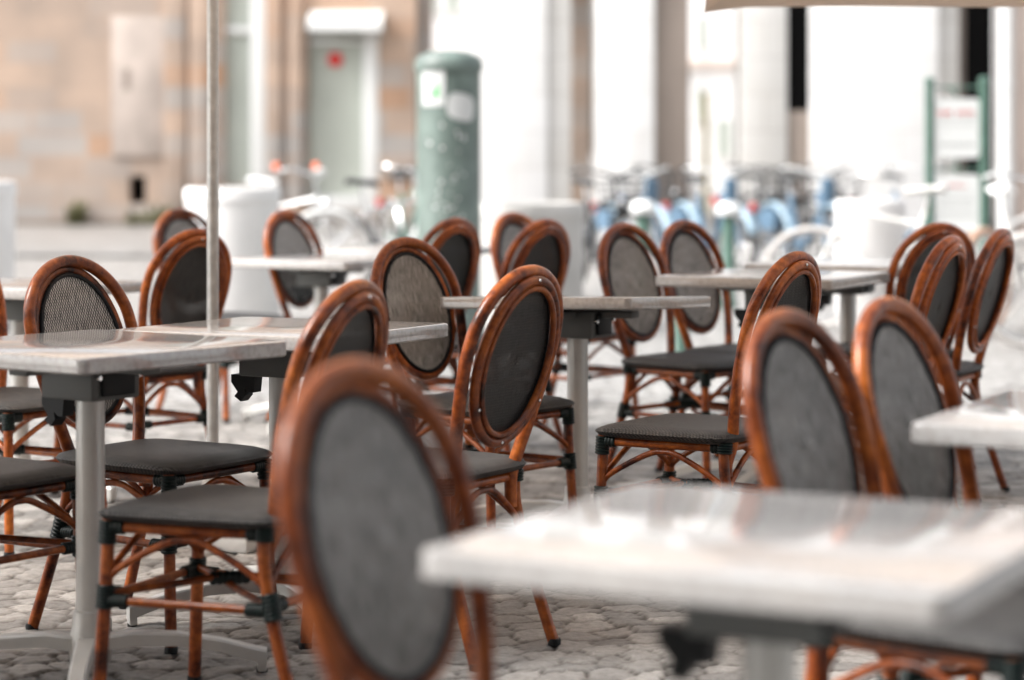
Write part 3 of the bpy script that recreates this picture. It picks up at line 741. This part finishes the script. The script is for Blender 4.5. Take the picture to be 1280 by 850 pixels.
# ---------------------------------------------------------------- bicycles
def bicycle(label, loc, rz, frame_m, tyre_m=rubber, guard=None, basket=None, lamp=None, saddle_m=saddle_black, bar_m=silver, stout=1.0, panel=None, group='parked bicycles', lean=0.0, tr=.024):
    t = thing('bicycle', label, 'bicycle', loc, rz, group); t.rotation_euler = (lean, 0, rz)
    r = .335; xf, xr = .53, -.53
    for x in (xf, xr):
        bm = B(); tube(bm, [(x + r * math.cos(2 * PI * k / 40), 0, r + .004 + r * math.sin(2 * PI * k / 40)) for k in range(40)], tr, 8, closed=True)
        wh = obj('wheel', bm, tyre_m, t)
        bm = B(); tube(bm, [(x + (r - .03) * math.cos(2 * PI * k / 40), 0, r + .004 + (r - .03) * math.sin(2 * PI * k / 40)) for k in range(40)], .011, 6, closed=True); obj('rim', bm, silver, wh)
        bm = B()
        for k in range(24):
            a = 2 * PI * k / 24; sy = .03 if k % 2 else -.03
            tube(bm, [(x, sy, r + .004), (x + (r - .035) * math.cos(a), 0, r + .004 + (r - .035) * math.sin(a))], .0013, 3)
        tube(bm, [(x, -.05, r + .004), (x, .05, r + .004)], .02, 10); obj('spokes', bm, silver, wh)
    w = stout; bb = (-.06, 0, .29); st = (-.22, 0, .78); hd = (.30, 0, .82); hl = (.36, 0, .66)
    bm = B()
    tube(bm, [bb, st], .016 * w, 10); tube(bm, smooth_path([hl, (.2, 0, .46), bb], 5), .021 * w, 10); tube(bm, [hd, hl], .021 * w, 10)
    if w < 1.3: tube(bm, [(.31, 0, .80), (-.19, 0, .70)], .015 * w, 10)
    for s in (-1, 1):
        tube(bm, [bb, (xr, .045 * s, r)], .009, 8); tube(bm, [(-.19, .015 * s, .70), (xr, .05 * s, r)], .008, 8)
    obj('frame', bm, frame_m, t)
    bm = B()
    for s in (-1, 1): tube(bm, smooth_path([hl, (.40, .045 * s, .60), (.47, .052 * s, .45), (xf, .05 * s, r)], 4), .011 * w, 8)
    obj('fork', bm, frame_m, t)
    bm = B(); tube(bm, [hd, (.27, 0, .96)], .012, 8)
    tube(bm, smooth_path([(.10, -.30, 1.02), (.20, -.26, 1.04), (.30, -.10, 1.0), (.29, 0, .97), (.30, .10, 1.0), (.20, .26, 1.04), (.10, .30, 1.02)], 4), .011, 8); hb = obj('handlebar', bm, bar_m, t)
    for s in (-1, 1):
        bm = B(); tube(bm, [(.08, .302 * s, 1.018), (.18, .27 * s, 1.038)], .017, 8); obj('grip', bm, saddle_m, hb)

    bm = B(); tube(bm, [st, (-.245, 0, .90)], .012, 8); obj('seat_post', bm, silver, t)
    bm = B(); sect = []
    for x, hw, h in ((-.37, .03, .93), (-.35, .085, .945), (-.28, .095, .94), (-.20, .055, .93), (-.12, .025, .925), (-.09, .012, .918)):
        sect.append([bm.verts.new((x, hw * math.cos(a), h + .028 * math.sin(a))) for a in [2 * PI * k / 10 for k in range(10)]])
    for a, b in zip(sect, sect[1:]):
        for k in range(10): bm.faces.new((a[k], a[(k + 1) % 10], b[(k + 1) % 10], b[k]))
    bm.faces.new(sect[0]); bm.faces.new(list(reversed(sect[-1]))); obj('saddle', bm, saddle_m, t)
    bm = B(); tube(bm, [(-.06 + .09 * math.cos(2 * PI * k / 20), .05, .29 + .09 * math.sin(2 * PI * k / 20)) for k in range(20)], .006, 6, closed=True)
    tube(bm, [(-.06, -.06, .29), (-.06, .06, .29)], .014, 8); tube(bm, [(-.06, .06, .29), (.02, .07, .15)], .009, 6); tube(bm, [(-.06, -.06, .29), (-.14, -.07, .43)], .009, 6)
    tube(bm, [(-.06, .05, .38), (-.53, .05, .37)], .004, 5); tube(bm, [(-.06, .05, .20), (-.53, .05, .30)], .004, 5); cr = obj('crank', bm, black_bike, t)
    bm = B(); box(bm, (-.03, .07, .135), (.07, .14, .16), .005); obj('pedal', bm, black_bike, cr)
    bm = B(); box(bm, (-.19, -.14, .42), (-.09, -.07, .445), .005); obj('pedal', bm, black_bike, cr)
    if guard:
        for x, a0, a1 in ((xf, .35, 2.9), (xr, .2, 3.0)):
            bm = B(); wdt = .030 if w < 1.3 else .05
            A_ = [a0 + (a1 - a0) * k / 18 for k in range(19)]
            prev = None
            for a in A_:
                row = []
                for q, (dy, dr) in enumerate(((-wdt, -.02), (-wdt * .6, .0), (0, .008), (wdt * .6, 0), (wdt, -.02))):
                    rr = r + .045 + dr; row.append(bm.verts.new((x + rr * math.cos(a), dy, r + rr * math.sin(a))))
                if prev:
                    for q in range(4): bm.faces.new((prev[q], prev[q + 1], row[q + 1], row[q]))
                prev = row
            g_ = obj('mudguard', bm, guard, t); md = g_.modifiers.new('thick', 'SOLIDIFY'); md.thickness = .003
    if basket:
        bm = B()
        for zz_ in (.72, .78, .84, .90, .95):
            e = .12 + .03 * (zz_ - .72) / .23
            tube(bm, [(.46 - e, -e * 1.2, zz_), (.46 + e, -e * 1.2, zz_), (.46 + e, e * 1.2, zz_), (.46 - e, e * 1.2, zz_)], .006, 5, closed=True)
        for k in range(5):
            for s in (-1, 1):
                u = -.12 + .06 * k; tube(bm, [(.46 + u, .145 * s, .72), (.46 + u * 1.2, .175 * s, .95)], .004, 4); tube(bm, [(.46 + .12 * s, u * 1.15, .72), (.46 + .15 * s, u * 1.4, .95)], .004, 4)
        box(bm, (.345, -.14, .705), (.575, .14, .715)); obj('basket', bm, basket, t)
    if panel:   # broad plastic panels of a rental bicycle
        bm = B(); prism(bm, [(-.62, .46), (-.40, .46), (-.36, .60), (-.40, .66), (-.60, .66), (-.70, .56)], .03, 'y', -.075); obj('skirt_guard', bm, panel, t)
        bm = B(); prism(bm, [(-.62, .46), (-.40, .46), (-.36, .60), (-.40, .66), (-.60, .66), (-.70, .56)], .03, 'y', .045); obj('skirt_guard', bm, panel, t)
        bm = B(); box(bm, (.40, -.06, .72), (.47, .06, .95), .03); obj('front_box', bm, panel, t)
    bm = B()
    if lamp:
        bmesh.ops.create_uvsphere(bm, u_segments=12, v_segments=8, radius=.042, matrix=Matrix.Translation((.39, 0, .76)) @ Matrix.Diagonal((1.2, 1, 1, 1))); obj('headlight', bm, silver, t)
        bm = B(); box(bm, (-.93, -.035, .62), (-.905, .035, .70), .008); bmesh.ops.translate(bm, verts=bm.verts, vec=(.02, 0, 0)); tl = obj('tail_light', bm, lamp, t)
    else: bm.free()
    return t
# white touring bicycle at right, cargo-white one beside it
bicycle('white bicycle behind the rightmost chairs, white saddle up and brown tyres', at_s(1276, 187), math.radians(52), white_bike, rubber_tan, guard=None, saddle_m=white_paint, lamp=silver, group='white bicycles', tr=.03)
bicycle('second white bicycle in front of the pale drum, pale tyres', at_s(1114, 186), math.radians(168), white_bike, rubber_white, saddle_m=concrete2, group='white bicycles', tr=.015)
bicycle('bicycle mostly cut off by the right photo edge, only its white wheel showing', at_s(1384, 201), math.radians(14), white_bike, rubber_white, saddle_m=saddle_black)
# bikes left of the column
bicycle('bicycle with big pale wheel left of the green column', at_s(487, 152), math.radians(12), silver, rubber_white, guard=white_paint, lamp=tail_red, saddle_m=saddle_black, bar_m=silver)
b2 = bicycle('bicycle beside the wide white drum with orange reflectors on its bars', at_s(358, 150), math.radians(-28), silver, rubber, lamp=tail_red, saddle_m=white_paint)
for sy in (-1, 1):
    bm = B(); bmesh.ops.create_uvsphere(bm, u_segments=12, v_segments=8, radius=.036, matrix=Matrix.Translation((.10, .30 * sy, 1.06))); obj('reflector', bm, reflector, b2)
bicycle('green bicycle tucked between the pale wheel and the green column', at_s(508, 128), math.radians(-70), green_bike, rubber, guard=silver, lamp=tail_red)
# the rental row
RB = [(748, 150, 'dark bicycle with black basket at the left end of the rental row', 'k', -64),
      (790, 138, 'blue rental bicycle behind the pair of grey chairs, leftmost of the blue ones', 'b', -70),
      (822, 122, 'dark bicycle between the first two blue rental bicycles', 'k', -66),
      (886, 138, 'blue rental bicycle beside the white-capped green post', 'b', -68),
      (940, 122, 'dark bicycle under the black doorway, red tail lamp', 'k', -70),
      (962, 128, 'black bicycle with basket just left of the last tall blue rental bicycle', 'k', -60),
      (1003, 138, 'blue rental bicycle below the black doorway, above the light table', 'b', -66),
      (1022, 120, 'dark bicycle right behind the blue rental bicycle under the doorway', 'k', -62),
      (1136, 128, 'blue rental bicycle half hidden between pale drum and sign post', 'b', -60)]
for px, s, lab, kd, rz in RB:
    if kd == 'b': bicycle(lab, at_s(px, s), math.radians(rz), blue_paint, rubber, guard=blue_light, lamp=tail_red, stout=1.9, panel=blue_paint if px != 1003 else blue_paint, saddle_m=saddle_black, bar_m=white_paint, group='blue rental bicycles')
    else: bicycle(lab, at_s(px, s), math.radians(rz), black_bike, rubber, guard=black_bike, basket=black_bike, lamp=tail_red, stout=1.25, bar_m=black_bike, group='dark bicycles in the rental row')

# ---------------------------------------------------------------- sandstone building at left
def sandstone():
    m = bpy.data.materials.new('sandstone_blocks'); m.use_nodes = True
    N = m.node_tree.nodes; L = m.node_tree.links; b = N['Principled BSDF']
    tc = N.new('ShaderNodeTexCoord'); sp = N.new('ShaderNodeSeparateXYZ'); cb = N.new('ShaderNodeCombineXYZ')
    ad = N.new('ShaderNodeMath'); ad.operation = 'ADD'
    L.new(tc.outputs['Object'], sp.inputs[0]); L.new(sp.outputs[0], ad.inputs[0]); L.new(sp.outputs[1], ad.inputs[1]); L.new(ad.outputs[0], cb.inputs[0]); L.new(sp.outputs[2], cb.inputs[1])
    br = N.new('ShaderNodeTexBrick'); br.offset = .5; br.offset_frequency = 2; br.squash = 1.4; br.squash_frequency = 3
    br.inputs['Scale'].default_value = 1; br.inputs['Brick Width'].default_value = .78; br.inputs['Row Height'].default_value = .36; br.inputs['Mortar Size'].default_value = .022; br.inputs['Bias'].default_value = 0
    br.inputs['Color1'].default_value = (0, 0, 0, 1); br.inputs['Color2'].default_value = (1, 1, 1, 1); br.inputs['Mortar'].default_value = (.70, .70, .70, 1)
    L.new(cb.outputs[0], br.inputs['Vector'])
    r = N.new('ShaderNodeValToRGB'); e = r.color_ramp.elements
    e[0].position = 0; e[0].color = (.45, .425, .40, 1); e[1].position = 1; e[1].color = (.50, .31, .20, 1)
    for p_, c_ in ((.22, (.48, .43, .39)), (.45, (.47, .385, .325)), (.62, (.46, .36, .29)), (.80, (.55, .42, .33))):
        x = e.new(p_); x.color = (*c_, 1)
    L.new(br.outputs['Color'], r.inputs['Fac'])
    n = N.new('ShaderNodeTexNoise'); n.inputs['Scale'].default_value = 1.1; n.inputs['Detail'].default_value = 6; L.new(tc.outputs['Object'], n.inputs['Vector'])
    rn = N.new('ShaderNodeValToRGB'); rn.color_ramp.elements[0].position = .3; rn.color_ramp.elements[0].color = (.62, .63, .65, 1); rn.color_ramp.elements[1].position = .7; rn.color_ramp.elements[1].color = (.93, .89, .87, 1)
    L.new(n.outputs['Fac'], rn.inputs['Fac'])
    mx = N.new('ShaderNodeMix'); mx.data_type = 'RGBA'; mx.blend_type = 'MULTIPLY'; mx.inputs['Factor'].default_value = .8
    L.new(r.outputs[0], mx.inputs[6]); L.new(rn.outputs[0], mx.inputs[7]); L.new(mx.outputs[2], b.inputs['Base Color']); b.inputs['Roughness'].default_value = .9
    bp = N.new('ShaderNodeBump'); bp.inputs['Strength'].default_value = .6; bp.inputs['Distance'].default_value = .02
    L.new(br.outputs['Fac'], bp.inputs['Height']); bp.invert = True; L.new(bp.outputs[0], b.inputs['Normal'])
    return m
sand = sandstone()
panel_m = mat('patched_render', (.47, .40, .355), .9, var=.12, vscale=2.5)
sL = 81.0; DW = F / sL
wx = lambda px: (px - 640) / sL
wz = lambda y: HC + (185 - y) / sL
bld = thing('sandstone_building', 'old sandstone building with tall glazed door and window at left', 'building', (0, DW, 0))
bm = B(); base = .025; TOP = 7.5
# openings: cellar vent, window, door.  wall built of butting blocks
op = [(wx(280), wx(332), wz(232), wz(-150)), (wx(384), wx(474), wz(262), wz(38))]
x_l, x_r = -22.0, wx(520)
box(bm, (x_l, 0, base), (wx(161), .5, TOP)); box(bm, (wx(161), 0, base), (wx(182), .5, wz(254))); box(bm, (wx(161), 0, wz(220)), (wx(182), .5, TOP))
box(bm, (wx(182), 0, base), (op[0][0], .5, TOP)); box(bm, (op[0][0], 0, base), (op[0][1], .5, op[0][2])); box(bm, (op[0][0], 0, op[0][3]), (op[0][1], .5, TOP))
box(bm, (op[0][1], 0, base), (op[1][0], .5, TOP)); box(bm, (op[1][0], 0, base), (op[1][1], .5, op[1][2])); box(bm, (op[1][0], 0, op[1][3]), (op[1][1], .5, TOP))
box(bm, (op[1][1], 0, base), (x_r, .5, TOP)); box(bm, (x_l, .5, base), (x_r, 8, TOP - .2))
obj('wall', bm, sand, bld, smooth=False)
bm = B()
for a, b in ((206, 232), (238, 262), (338, 352), (362, 378)): box(bm, (wx(a), -.10, base), (wx(b), -.003, TOP - .3), .01)
obj('pilaster', bm, sand, bld)
bm = B(); box(bm, (wx(140), -.05, wz(195)), (wx(206), -.003, wz(20)), .01); obj('plaster_panel', bm, panel_m, bld)
bm = B(); box(bm, (x_l, -.06, base), (x_r, -.004, base + .10), .008); obj('plinth', bm, stone_brown, bld)
bm = B(); box(bm, (wx(480), -.08, wz(222)), (wx(520), -.005, wz(203)), .01); obj('ledge', bm, stone_brown, bld)
bm = B(); box(bm, (x_l, -.25, TOP), (x_r + .2, 8, TOP + .35), .03); obj('cornice', bm, plaster_grey, bld)
bm = B(); box(bm, (wx(155), -.055, wz(112)), (wx(164), -.052, wz(86))); obj('slit', bm, stone_brown, bld)
bm = B(); box(bm, (wx(162), .30, wz(253.5)), (wx(181), .32, wz(221))); obj('cellar_opening', bm, shade_black, bld)
wn = B(); box(wn, (op[0][0] + .01, .18, op[0][2]), (op[0][1] - .01, .2, op[0][3])); w_ = obj('window', wn, glass_green, bld, smooth=False)
bm = B(); box(bm, (wx(313), .06, op[0][2]), (wx(332) - .004, .17, op[0][3]), .01); box(bm, (op[0][0] + .004, .08, wz(41)), (wx(313), .17, wz(33)), .008); obj('frame', bm, white_paint, w_)
dn = B(); box(dn, (op[1][0] + .01, .18, op[1][2] + .01), (op[1][1] - .01, .2, op[1][3] - .01)); d_ = obj('door', dn, glass_green, bld, smooth=False)
bm = B(); box(bm, (wx(454), .05, op[1][2] + .004), (wx(473), .17, op[1][3] - .004), .01); box(bm, (op[1][0] + .004, .06, op[1][2] + .004), (wx(454) - .003, .17, wz(245)), .01); box(bm, (op[1][0] + .004, .06, wz(54)), (wx(454) - .003, .16, wz(50)), .006); obj('frame', bm, white_paint, d_)
bm = B(); lathe(bm, [(0, 0), (.115, .001), (.115, .012), (0, .014)], 24); bmesh.ops.rotate(bm, verts=bm.verts, matrix=Matrix.Rotation(PI / 2, 3, 'X')); bmesh.ops.translate(bm, verts=bm.verts, vec=(wx(418), .16, wz(74))); obj('notice_disc', bm, red_paint, d_)
bm = B(); prism(bm, [(0, wz(14)), (-.55, wz(28)), (-.56, wz(40)), (-.52, wz(41)), (-.5, wz(31)), (0, wz(18))], wx(480) - wx(388), 'x', wx(388)); obj('awning', bm, white_paint, bld)
# weeds along the foot of the wall
def weeds(px0, px1, h, n, label):
    bm = B()
    for k in range(n):
        x = random.uniform(px0, px1); o_ = Vector((wx(x), DW - random.uniform(.03, .35), .03)); a = random.uniform(0, 2 * PI); hh = random.uniform(.3, 1) * h
        for q in range(4):
            a2 = a + random.uniform(-1.5, 1.5); b0 = o_ + Vector((0, 0, hh * q / 5)); tip = b0 + Vector((math.cos(a2) * .10, math.sin(a2) * .10, hh * .35)); sd = Vector((-math.sin(a2), math.cos(a2), 0)) * .03
            v = [bm.verts.new(p_) for p_ in (b0, b0.lerp(tip, .5) + sd, tip, b0.lerp(tip, .5) - sd)]; bm.faces.new(v)
    o = obj('weeds', bm, plant_m, smooth=False); tag(o, label, 'plant', 'weeds at the foot of the wall')
weeds(88, 108, .45, 34, 'clump of yellowish weeds growing at the wall foot left of the cellar opening')
weeds(162, 180, .30, 16, 'weeds directly below the dark cellar opening')
weeds(188, 230, .40, 44, 'broad clump of green weeds right of the cellar opening')

# ---------------------------------------------------------------- arcade at right
def plaster_blocks(name, c1, c2, mortar):
    m = bpy.data.materials.new(name); m.use_nodes = True
    N = m.node_tree.nodes; L = m.node_tree.links; b = N['Principled BSDF']
    tc = N.new('ShaderNodeTexCoord'); sp = N.new('ShaderNodeSeparateXYZ'); cb = N.new('ShaderNodeCombineXYZ'); ad = N.new('ShaderNodeMath')
    L.new(tc.outputs['Object'], sp.inputs[0]); L.new(sp.outputs[0], ad.inputs[0]); L.new(sp.outputs[1], ad.inputs[1]); L.new(ad.outputs[0], cb.inputs[0]); L.new(sp.outputs[2], cb.inputs[1])
    br = N.new('ShaderNodeTexBrick'); br.inputs['Scale'].default_value = 1; br.inputs['Brick Width'].default_value = 1.1; br.inputs['Row Height'].default_value = .48; br.inputs['Mortar Size'].default_value = .010
    br.inputs['Color1'].default_value = (*c1, 1); br.inputs['Color2'].default_value = (*c2, 1); br.inputs['Mortar'].default_value = (*mortar, 1); L.new(cb.outputs[0], br.inputs['Vector'])
    n = N.new('ShaderNodeTexNoise'); n.inputs['Scale'].default_value = 1.6; n.inputs['Detail'].default_value = 7; L.new(tc.outputs['Object'], n.inputs['Vector'])
    r = N.new('ShaderNodeValToRGB'); r.color_ramp.elements[0].position = .34; r.color_ramp.elements[0].color = (.93, .92, .90, 1); r.color_ramp.elements[1].position = .55
    L.new(n.outputs['Fac'], r.inputs['Fac']); mx = N.new('ShaderNodeMix'); mx.data_type = 'RGBA'; mx.blend_type = 'MULTIPLY'; mx.inputs['Factor'].default_value = .7
    L.new(br.outputs['Color'], mx.inputs[6]); L.new(r.outputs[0], mx.inputs[7]); L.new(mx.outputs[2], b.inputs['Base Color']); b.inputs['Roughness'].default_value = .85
    return m
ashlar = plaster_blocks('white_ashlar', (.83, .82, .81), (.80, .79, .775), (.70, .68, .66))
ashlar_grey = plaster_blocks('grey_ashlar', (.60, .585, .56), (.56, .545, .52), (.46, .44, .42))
sR = 96.0; DR = F / sR
ax = lambda px: (px - 640) / sR
az = lambda y: HC + (185 - y) / sR
arc_ = thing('arcade_building', 'white-plastered arcade with broad square pillars and black recesses', 'building', (0, DR, 0))
ZT = 4.6
def pil(px0, px1, m, y0=0.0, y1=.9, z0=0, z1=ZT, name='pillar', bev=.01):
    bm = B(); box(bm, (ax(px0), y0, z0), (ax(px1), y1, z1), bev); return obj(name, bm, m, arc_)
pil(583, 684, ashlar); pil(684.5, 714, ashlar_grey, .08, .9)  # grey strip paints in the shaded face of the white pillar
pil(745, 818, ashlar, 0, 1.2); pil(818.5, 863, stone_brown, .15, 1.3)  # brown strip stands for the pillar's shadow side, shade put into the colour
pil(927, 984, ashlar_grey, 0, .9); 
pil(984.5, 1012.5, shade_black, .06, .7, az(138), ZT, 'recess_shade', 0); pil(984.5, 1012.5, stone_brown, .05, .7, 0, az(138.5), 'pillar')  # upper black block paints in the shade of a recess
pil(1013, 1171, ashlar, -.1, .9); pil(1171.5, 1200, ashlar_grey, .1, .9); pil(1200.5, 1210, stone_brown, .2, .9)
pil(1210.5, 1243, shade_black, .1, .8, 0, ZT, 'recess_shade', 0)
bm = B(); tube(bm, [(ax(1253), -.22, 0), (ax(1253), -.22, ZT)], .10, 20)
for q in (.9, 2.0, 3.1): tube(bm, [(ax(1253), -.22, q), (ax(1253), -.22, q + .06)], .118, 20)
obj('downpipe', bm, white_paint, arc_)
pil(1263, 1700, stone_pink, -.1, 1.0, 0, ZT, 'wall')
pil(716, 744, sand, 2.0, 2.5, 0, ZT, 'wall', 0)
bm = B(); box(bm, (ax(575), -.2, ZT), (ax(1700), 9, ZT + 3.2), .02); obj('upper_storey', bm, plaster, arc_)
bm = B(); box(bm, (ax(575), -.42, ZT + 3.2), (ax(1700), 9, ZT + 3.5), .02); obj('cornice', bm, plaster_grey, arc_)
for px0 in (620, 780, 940, 1100, 1260, 1420):
    bm = B(); box(bm, (ax(px0), -.215, ZT + .9), (ax(px0 + 70), -.205, ZT + 2.4)); w_ = obj('window', bm, glass_green, arc_, smooth=False)
    bm = B(); box(bm, (ax(px0) - .08, -.26, ZT + .82), (ax(px0 + 70) + .08, -.216, ZT + .9), .01); obj('sill', bm, plaster_grey, w_)
# added unseen block behind the viewer: it shades the sides of things that face the camera
blk = thing('unseen_shade_block', 'added unseen dark stone block behind the viewpoint, shading the terrace', 'building', (0, -3.2, 0))
bm = B(); box(bm, (-16, -6, 0), (16, 0, 11), .02); obj('wall', bm, stone_brown, blk)
for k in range(-5, 6):  # window shapes dressing the added shading block
    for z0 in (.4, 4.2, 7.6):
        bm = B(); box(bm, (k * 2.8 - .8, .004, z0), (k * 2.8 + .8, .02, z0 + 2.3)); w_ = obj('window', bm, shade_black, blk, smooth=False)
        bm = B(); box(bm, (k * 2.8 - .9, .004, z0 - .12), (k * 2.8 + .9, .12, z0 - .003), .01); obj('sill', bm, plaster_grey, w_)
# distant pale houses seen through the openings
def far_house(px0, px1, s, h, label, body, wins, band=None):
    D = F / s; t = thing('town_house', label, 'building', (0, D, 0), group='pale houses across the street')
    X = lambda p: (p - 640) / s
    bm = B(); box(bm, (X(px0), 0, 0), (X(px1), 8, h), .02); obj('wall', bm, body, t)
    bm = B(); box(bm, (X(px0) - .3, -.3, h), (X(px1) + .3, 8.3, h + .5), .05); obj('roof', bm, stone_brown, t)
    for (a, b, ya, yb) in wins:
        za, zb_ = HC + (185 - yb) / s, HC + (185 - ya) / s
        bm = B(); box(bm, (X(a), -.02, za), (X(b), -.004, zb_)); w = obj('window', bm, glass_green, t, smooth=False)
        bm = B(); box(bm, (X(a) - .1, -.05, za - .15), (X(b) + .1, -.021, za), .01); obj('sill', bm, plaster_grey, w)
    if band:
        bm = B(); box(bm, (X(px0), -.2, HC + (185 - band[1]) / s), (X(px1), -.003, HC + (185 - band[0]) / s), .02); obj('ledge', bm, stone_pink, t)
far_house(320, 720, 44, 9.5, 'white house glimpsed behind the green column', plaster, [(528, 548, -40, 14), (556, 576, -40, 14)], band=(64, 70))
far_house(830, 960, 46, 11, 'pale house seen through the gap between the arcade pillars', plaster, [(872, 884, 20, 62), (896, 914, 150, 196), (870, 880, 110, 150)], band=(74, 86))
far_house(960, 1500, 46.5, 10, 'pale house behind the right half of the arcade', plaster, [(1180, 1194, 60, 120)])
bm = B(); tube(bm, [(0, 0, 0), (0, 0, 2.15)], .05, 12); tube(bm, [(0, 0, 2.15), (0, 0, 2.2)], .07, 12); o = obj('ochre_post', bm, yellow_m); o.location = at_s(882, 70); tag(o, 'ochre post standing in the bright gap between arcade pillars', 'post')

# ---------------------------------------------------------------- light
SUN_EL, SUN_AZ = 48.0, -103.0       # azimuth measured from +Y towards +X
w = bpy.data.worlds.new('World'); S.world = w; w.use_nodes = True
N = w.node_tree.nodes; L = w.node_tree.links
sky = N.new('ShaderNodeTexSky'); sky.sky_type = 'NISHITA'; sky.sun_disc = False
sky.sun_elevation = math.radians(SUN_EL); sky.sun_rotation = math.radians(SUN_AZ)
sky.air_density = 1.0; sky.dust_density = 6.0; sky.ozone_density = 1.0
hs = N.new('ShaderNodeHueSaturation'); hs.inputs['Saturation'].default_value = .22
L.new(sky.outputs[0], hs.inputs['Color']); L.new(hs.outputs[0], N['Background'].inputs['Color']); N['Background'].inputs['Strength'].default_value = .145
ld = bpy.data.lights.new('sun', 'SUN'); ld.energy = 1.5; ld.angle = math.radians(26); ld.color = (1, .975, .95)
so = bpy.data.objects.new('sun', ld); C.objects.link(so)
el, azr = math.radians(SUN_EL), math.radians(SUN_AZ)
dirv = Vector((math.sin(azr) * math.cos(el), math.cos(azr) * math.cos(el), math.sin(el)))
so.rotation_euler = dirv.to_track_quat('Z', 'Y').to_euler()

# ---------------------------------------------------------------- camera
cd = bpy.data.cameras.new('camera'); co = bpy.data.objects.new('camera', cd); C.objects.link(co)
co.location = (0, 0, HC); co.rotation_euler = (PI / 2, 0, 0)
cd.sensor_width = 36; cd.lens = F / 1280 * 36; cd.shift_y = -240 / 1280
cd.clip_start = .05; cd.clip_end = 1000
cd.dof.use_dof = True; cd.dof.focus_distance = 6.3; cd.dof.aperture_fstop = 1.9
S.camera = co
S.view_settings.view_transform = 'Standard'; S.view_settings.look = 'None'; S.view_settings.gamma = 1
S.view_settings.exposure = 1.42
S.cycles.use_denoising = True
S.cycles.max_bounces = 8; S.cycles.transparent_max_bounces = 12
